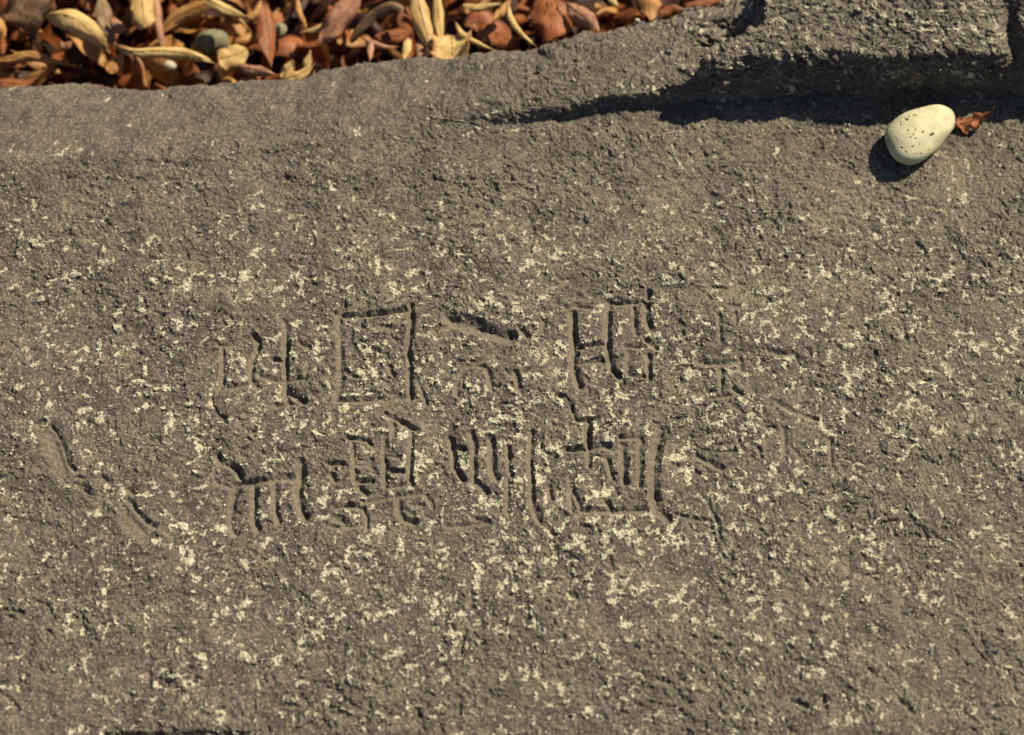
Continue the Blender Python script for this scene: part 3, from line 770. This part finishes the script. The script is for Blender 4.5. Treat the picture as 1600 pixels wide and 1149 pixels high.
LPXM = 1.0 / 1310.0     # metres per photograph pixel down in the litter
GRP = 'dry leaves piled behind the rock'
HERO = [  # label, spine pixels, height(s), half width px, colour, roll, curl, extra
 ('big pale tan arched leaf hooding a dark hollow near the top left corner', [(72, 27), (92, 22), (116, 28), (140, 47), (158, 66), (172, 82)], [-.075, -.045, -.05, -.07, -.09], 21, 'pale', .15, 1.1, {}),
 ('broad brown leaf facing up with a pale midrib line at the top left corner', [(34, -30), (39, 0), (44, 30), (53, 60)], [-.085, -.08, -.09, -.115], 33, 'brown', 0, .35, {}),
 ('long narrow tan leaf lying level just above the rock edge at far left', [(-12, 95), (18, 89), (48, 83), (78, 92), (118, 104)], [-.09, -.085, -.095], 10, 'ochre', .5, 1.3, {}),
 ('reddish leaf lying flat against the rock edge at the far left', [(-15, 128), (10, 129), (35, 130), (64, 118)], -.10, 10, 'rust', .3, .6, {}),
 ('small ochre leaf sliver cut by the left frame edge', [(-6, 24), (2, 40), (8, 58)], -.08, 6, 'ochre', .3, .6, {}),
 ('pale upright leaf with a square cut lower end left of the mauve strip', [(220, -25), (222, 0), (224, 22), (227, 44)], [-.05, -.055, -.06], 14, 'pale', 0, .6, {'blunt': True}),
 ('slim mauve brown upright leaf right of the square ended pale leaf', [(243, -10), (246, 20), (250, 48), (254, 76)], [-.07, -.075, -.085], 8, 'pink', .2, .9, {}),
 ('long yellow leaf lying level in front of the grey green stone', [(180, 72), (208, 80), (250, 79), (290, 83), (318, 91), (336, 99)], [-.075, -.065, -.07, -.08], 11, 'pale', .35, 1.2, {'stalk': .012}),
 ('dull grey brown upright leaf between the hooded leaf and the square ended leaf', [(157, -10), (163, 20), (170, 48), (177, 74)], -.10, 11, 'brown', .3, .5, {}),
 ('pinkish curled leaf scrap behind the left tip of the long yellow leaf', [(172, 26), (184, 42), (202, 50)], -.09, 8, 'pink', .2, .8, {}),
 ('ochre brown leaf slanting up to the top edge above the grey green stone', [(252, 52), (270, 30), (296, 16), (328, 2), (350, -16)], [-.10, -.085, -.07], 13, 'ochre', .3, .9, {}),
 ('yellow leaf slanting down from the top edge right of the ochre brown one', [(312, -10), (338, 6), (362, 18), (388, 28)], [-.06, -.065, -.075], 9, 'pale', .4, .8, {}),
 ('thin tan leaf rising to the right from the lower end of the yellow slanting leaf', [(382, 28), (398, 20), (408, -4)], -.075, 6, 'ochre', .2, .9, {}),
 ('pale square leaf scrap right of the grey green stone', [(340, 92), (360, 88), (386, 78)], -.085, 13, 'pale', 0, .4, {'blunt': True}),
 ('tan pink leaf pressed along the rock edge below the pale square scrap', [(372, 104), (396, 108), (434, 118)], [-.085, -.075], 9, 'pink', .3, .9, {}),
 ('pale leaf folded in a V standing on the rock edge, left arm', [(440, 122), (450, 108), (458, 92)], [-.07, -.06], 9, 'pale', .2, .9, {}),
 ('pale leaf lying along the rock edge at the foot of the V', [(444, 122), (466, 117), (492, 100)], [-.062, -.058], 9, 'pale', .1, .9, {}),
 ('pale stubby leaf rising as the right arm of the V', [(476, 110), (480, 96), (485, 78)], [-.07, -.06], 7, 'pale', .2, 1.0, {}),
 ('long mauve leaf slanting from the top edge down to the left in the middle', [(566, -14), (544, 14), (524, 38), (508, 58), (500, 72)], [-.055, -.06, -.07, -.08], 16, 'pink', .25, .7, {}),
 ('narrow yellow leaf running under the long mauve leaf to its left', [(540, 22), (518, 36), (494, 47), (466, 51)], [-.075, -.08], 6, 'pale', .2, .8, {}),
 ('thin tan curled strip hanging from the top edge onto the narrow yellow leaf', [(464, -8), (468, 16), (474, 32), (479, 46)], -.068, 5, 'ochre', .2, 1.0, {}),
 ('dark rust upright leaf left of the grey chip', [(412, 2), (418, 40), (422, 76), (424, 108)], [-.09, -.095, -.105], 15, 'rust', .6, .6, {}),
 ('tan brown leaf arched like a bow left of the tall pale leaf', [(546, 66), (562, 42), (584, 20), (608, 9), (626, 13), (640, 24)], [-.085, -.065, -.05, -.06], 11, 'brown', .3, 1.1, {}),
 ('tall pale yellow leaf standing with its tip on the rock edge', [(648, -24), (655, 6), (662, 34), (669, 60), (675, 84)], [-.04, -.045, -.055, -.06], 14, 'pale', .1, .9, {}),
 ('second tall pale leaf standing just right of the first', [(681, -22), (684, 6), (687, 32), (689, 60), (687, 82)], [-.055, -.06, -.065], 9, 'pale', .15, 1.0, {}),
 ('pale fan shaped leaf with a central crease on the rock edge', [(705, 56), (707, 74), (709, 98)], [-.06, -.05], 22, 'pale', 0, -.6, {'blunt': True}),
 ('curved pale yellow strip ending on the rock edge right of the fan shaped leaf', [(712, 35), (724, 53), (746, 66), (776, 80)], [-.055, -.05, -.05], 6, 'pale', .1, 1.2, {}),
 ('longer curved pale strip dropping from the top edge to the rock edge', [(793, 4), (799, 28), (813, 50), (838, 73)], [-.045, -.04, -.035], 6, 'pale', .1, 1.2, {}),
 ('short level pale yellow leaf near the top edge', [(722, 8), (748, 11), (786, 5)], -.05, 6, 'pale', .2, .9, {}),
 ('yellow brown leaf slanting left below the top edge beside the curved strip', [(798, 0), (784, 18), (766, 38)], -.055, 7, 'ochre', .2, .9, {}),
 ('large rust leaf with a dark spot bulging over the rock edge', [(846, -16), (858, 14), (862, 40), (852, 70)], [-.04, -.035, -.04], 27, 'rust', 0, .7, {}),
 ('tan pink triangular leaf right of the large rust leaf', [(886, 6), (902, 18), (920, 32), (938, 52)], [-.03, -.025], 13, 'pink', .2, .8, {'stalk': .01}),
 ('tiny yellow leaf tip hanging from the top edge', [(948, -8), (958, 2), (966, 10)], -.03, 5, 'pale', .2, .8, {}),
 ('tan wedge shaped leaf hanging from the top edge right of the white glint grain', [(1014, -26), (1015, 0), (1016, 34)], [-.02, -.02], 16, 'ochre', .1, .6, {}),
 ('orange rust leaf lying low near the right end of the litter', [(1030, 22), (1050, 15), (1078, 17)], -.025, 8, 'rust', .2, .9, {}),
 ('dark red leaf along the top edge at the right end of the litter', [(1070, 8), (1104, 2), (1140, -4)], -.02, 6, 'rust', .3, .6, {}),
 ('pink stem like rolled leaf with a pale knob under the bowed leaf', [(564, 56), (584, 66), (604, 72), (626, 73)], -.07, 6, 'pink', .2, 1.2, {}),
 ('small pale yellow leaf standing on the rock edge left of the tall pale leaf', [(640, 58), (636, 74), (630, 94)], [-.065, -.055], 7, 'pale', .2, .9, {}),
 ('short pinkish leaf standing between the small pale leaf and the tall one', [(656, 60), (656, 76), (655, 92)], [-.065, -.058], 7, 'pink', .2, .9, {}),
 ('thin pink stalk like leaf upright on the rock edge below the pale knob', [(581, 62), (580, 80), (578, 96)], -.06, 5, 'pink', .2, .9, {}),
 ('dark red leaf lying under the bowed leaf', [(586, 58), (616, 56), (652, 44)], -.09, 10, 'rust', .4, .5, {}),
 ('rust brown leaf spread behind the curved pale strips', [(726, 40), (752, 34), (788, 60), (812, 70)], -.075, 20, 'rust', .1, .5, {}),
 ('brown leaf showing under the right end of the long yellow leaf', [(168, 112), (180, 98), (192, 84)], -.10, 12, 'ochre', .2, .7, {}),
 ('small orange leaf bit low in the dark hollow under the hooded leaf', [(92, 66), (102, 72), (114, 64)], -.11, 6, 'pink', .2, .9, {}),
]
for k, (lab, pts, z, hw, kind, roll, curl, kw) in enumerate(HERO):
    make_leaf('dry_leaf', lab, px_spine(pts, z), hw * LPXM * 1.45, kind, roll, curl * 1.15, 100 + k, group=GRP, **kw)

# two twigs under the long yellow leaf
for lab, a, b in (('thin brown twig under the long yellow leaf, left of the pair', (203, 86), (213, 120)), ('longer brown twig under the long yellow leaf, right of the pair', (212, 88), (231, 138))):
    pa, pb = P(*a, -.075), P(*b, -.09)
    path = [pa + (pb - pa) * t + np.array([.002 * math.sin(5 * t), 0, .002 * math.sin(7 * t)]) for t in np.linspace(0, 1, 9)]
    V, F = tube(path, 0.0034, 0.0026, 8)
    o = mesh_np('twig', V - pa, F, LEAF['ochre']); o.location = pa
    tag(o, lab, 'twig', 'twigs in the litter')

M_GREY = mat_simple('grey_green_stone', (0.10, 0.09, 0.05), (0.24, 0.22, 0.14), 90)
M_WHITE = mat_simple('whitish_stone', (0.30, 0.26, 0.17), (0.52, 0.47, 0.35), 150)
small_stone(331, 66, -.115, .0175, M_GREY, 'rounded grey green stone half hidden among the leaves', .8, 3, .4)
small_stone(265, 103, -.12, .0075, M_WHITE, 'small whitish stone below the long yellow leaf', .8, 4)
small_stone(438, 46, -.105, .010, M_GREY, 'pale grey elongated chip beside the dark rust leaf', .6, 5, 1.4)

# white grain added in place of a bright glint on the rock edge
gp = P(996, 33, 0.014)
gz = rock_z(gp[0], gp[1])
gp = P(996, 33, max(gz, 0.0) + 0.002)
o = small_stone(996, 33, gp[2], .0032, M_WHITE, 'tiny white grain standing in for a bright glint on the far rock edge', .9, 6)
o.name = 'glint_grain'; o['category'] = 'grain'

# the mass of litter underneath
def build_litter():
    r = np.random.default_rng(21)
    VV, FF, UU, MM = {k: [] for k in ('dark', 'rust', 'ochre')}, {k: [] for k in ('dark', 'rust', 'ochre')}, {k: [] for k in ('dark', 'rust', 'ochre')}, None
    cnt = {k: 0 for k in VV}
    for q in range(2600):
        x = r.uniform(-1.1, 0.62); y = r.uniform(0.38, 0.95)
        bk = np.interp(x, BACK[0], BACK[1])
        if y < bk + 0.02: continue
        z = GZ + r.uniform(0.0, 0.060) + 0.01 * math.exp(-(y - bk) / 0.25)
        L = r.uniform(0.045, 0.11); a = r.uniform(0, 6.28); tl = r.normal(0, 0.6)
        d = np.array([math.cos(a), math.sin(a), tl]); d /= np.linalg.norm(d)
        c = np.array([x, y, z]); bend = r.normal(0, 0.2) * L
        sp = [c - d * L / 2, c + np.array([0, 0, bend]), c + d * L / 2]
        kind = r.choice(['dark', 'rust', 'ochre'], p=[.36, .38, .26])  # the near-black share paints the gaps between leaves darker
        V, F, UV, _ = leaf_mesh(sp, L * r.uniform(.12, .26), r.normal(0, .7), r.normal(1.0, .9), q, nu=9, nv=5)
        V[:, 2] = np.maximum(V[:, 2], GZ + 0.002)
        VV[kind].append(V); FF[kind].append(F + cnt[kind]); UU[kind].append(UV); cnt[kind] += len(V)
    V = []; F = []; U = []; mi = []; off = 0
    for i, k in enumerate(VV):
        v = np.vstack(VV[k]); f = np.vstack(FF[k]) + off; off += len(v)
        V.append(v); F.append(f); U.append(np.vstack(UU[k])); mi.append(np.full(len(f), i))
    V = np.vstack(V); F = np.vstack(F); U = np.vstack(U); mi = np.concatenate(mi).astype(np.int32)
    o = mesh_np('leaf_litter', V, F, None)
    for k in VV: o.data.materials.append(LEAF[k])
    o.data.polygons.foreach_set('material_index', mi)
    uvl = o.data.uv_layers.new(name='UVMap'); uvl.data.foreach_set('uv', U[F.ravel()].ravel().astype(np.float32))
    tag(o, 'dark mass of dead brown leaves on the ground behind the rock', 'leaf litter', kind='stuff')
build_litter()

# ------------------------------------------------------------------ the small red leaf beside the pebble
def red_leaf():
    q = [(1492, 194), (1508, 192), (1526, 186), (1546, 176)]
    zs = [0.010, 0.010, 0.012, 0.018]
    sp = [P(x, y, rock_z(*P(x, y, 0)[:2]) + z) for (x, y), z in zip(q, zs)]
    root = make_leaf('fallen_leaf', 'small curled orange red leaf lying against the right side of the pebble', sp, 0.0115, 'orange', .25, .9, 77, lobed=.55, crinkle=1.6, nu=30, nv=11)
    a = np.array(sp[-1]); b = P(1553, 166, a[2] + .008)
    path = [a + (b - a) * t + np.array([.0015 * math.sin(3 * t), 0, .002 * math.sin(3.1 * t)]) for t in np.linspace(-.1, 1, 7)]
    V, F = tube(path, .0008, .0005)
    mesh_np('stalk', V - np.array(sp[0]), F, LEAF['ochre'], root)
red_leaf()

# ------------------------------------------------------------------ loose grit below the ledge
def build_grit():
    r = np.random.default_rng(33)
    v, f = ico(1)
    VV = []; FF = []; c = 0
    spots = [(r.uniform(820, 1080), r.normal(212, 6)) for _ in range(26)] + [(r.uniform(60, 1560), r.uniform(230, 1100)) for _ in range(90)] + [(r.uniform(1080, 1560), r.normal(203, 7)) for _ in range(16)]
    for px, py in spots:
        p = P(px, py, 0); z = rock_z(p[0], p[1])
        p = P(px, py, z)
        rad = r.choice([0.0007, 0.001, 0.0014], p=[.5, .35, .15])
        V = v * rad * r.uniform(.75, 1.2, (len(v), 1)) + np.array([p[0], p[1], z + rad * .7])
        VV.append(V); FF.append(f + c); c += len(v)
    o = mesh_np('grit', np.vstack(VV), np.vstack(FF), M_GRIT, None, True)
    tag(o, 'scattered tiny pale grit grains lying loose on the rock', 'grit', kind='stuff')
build_grit()
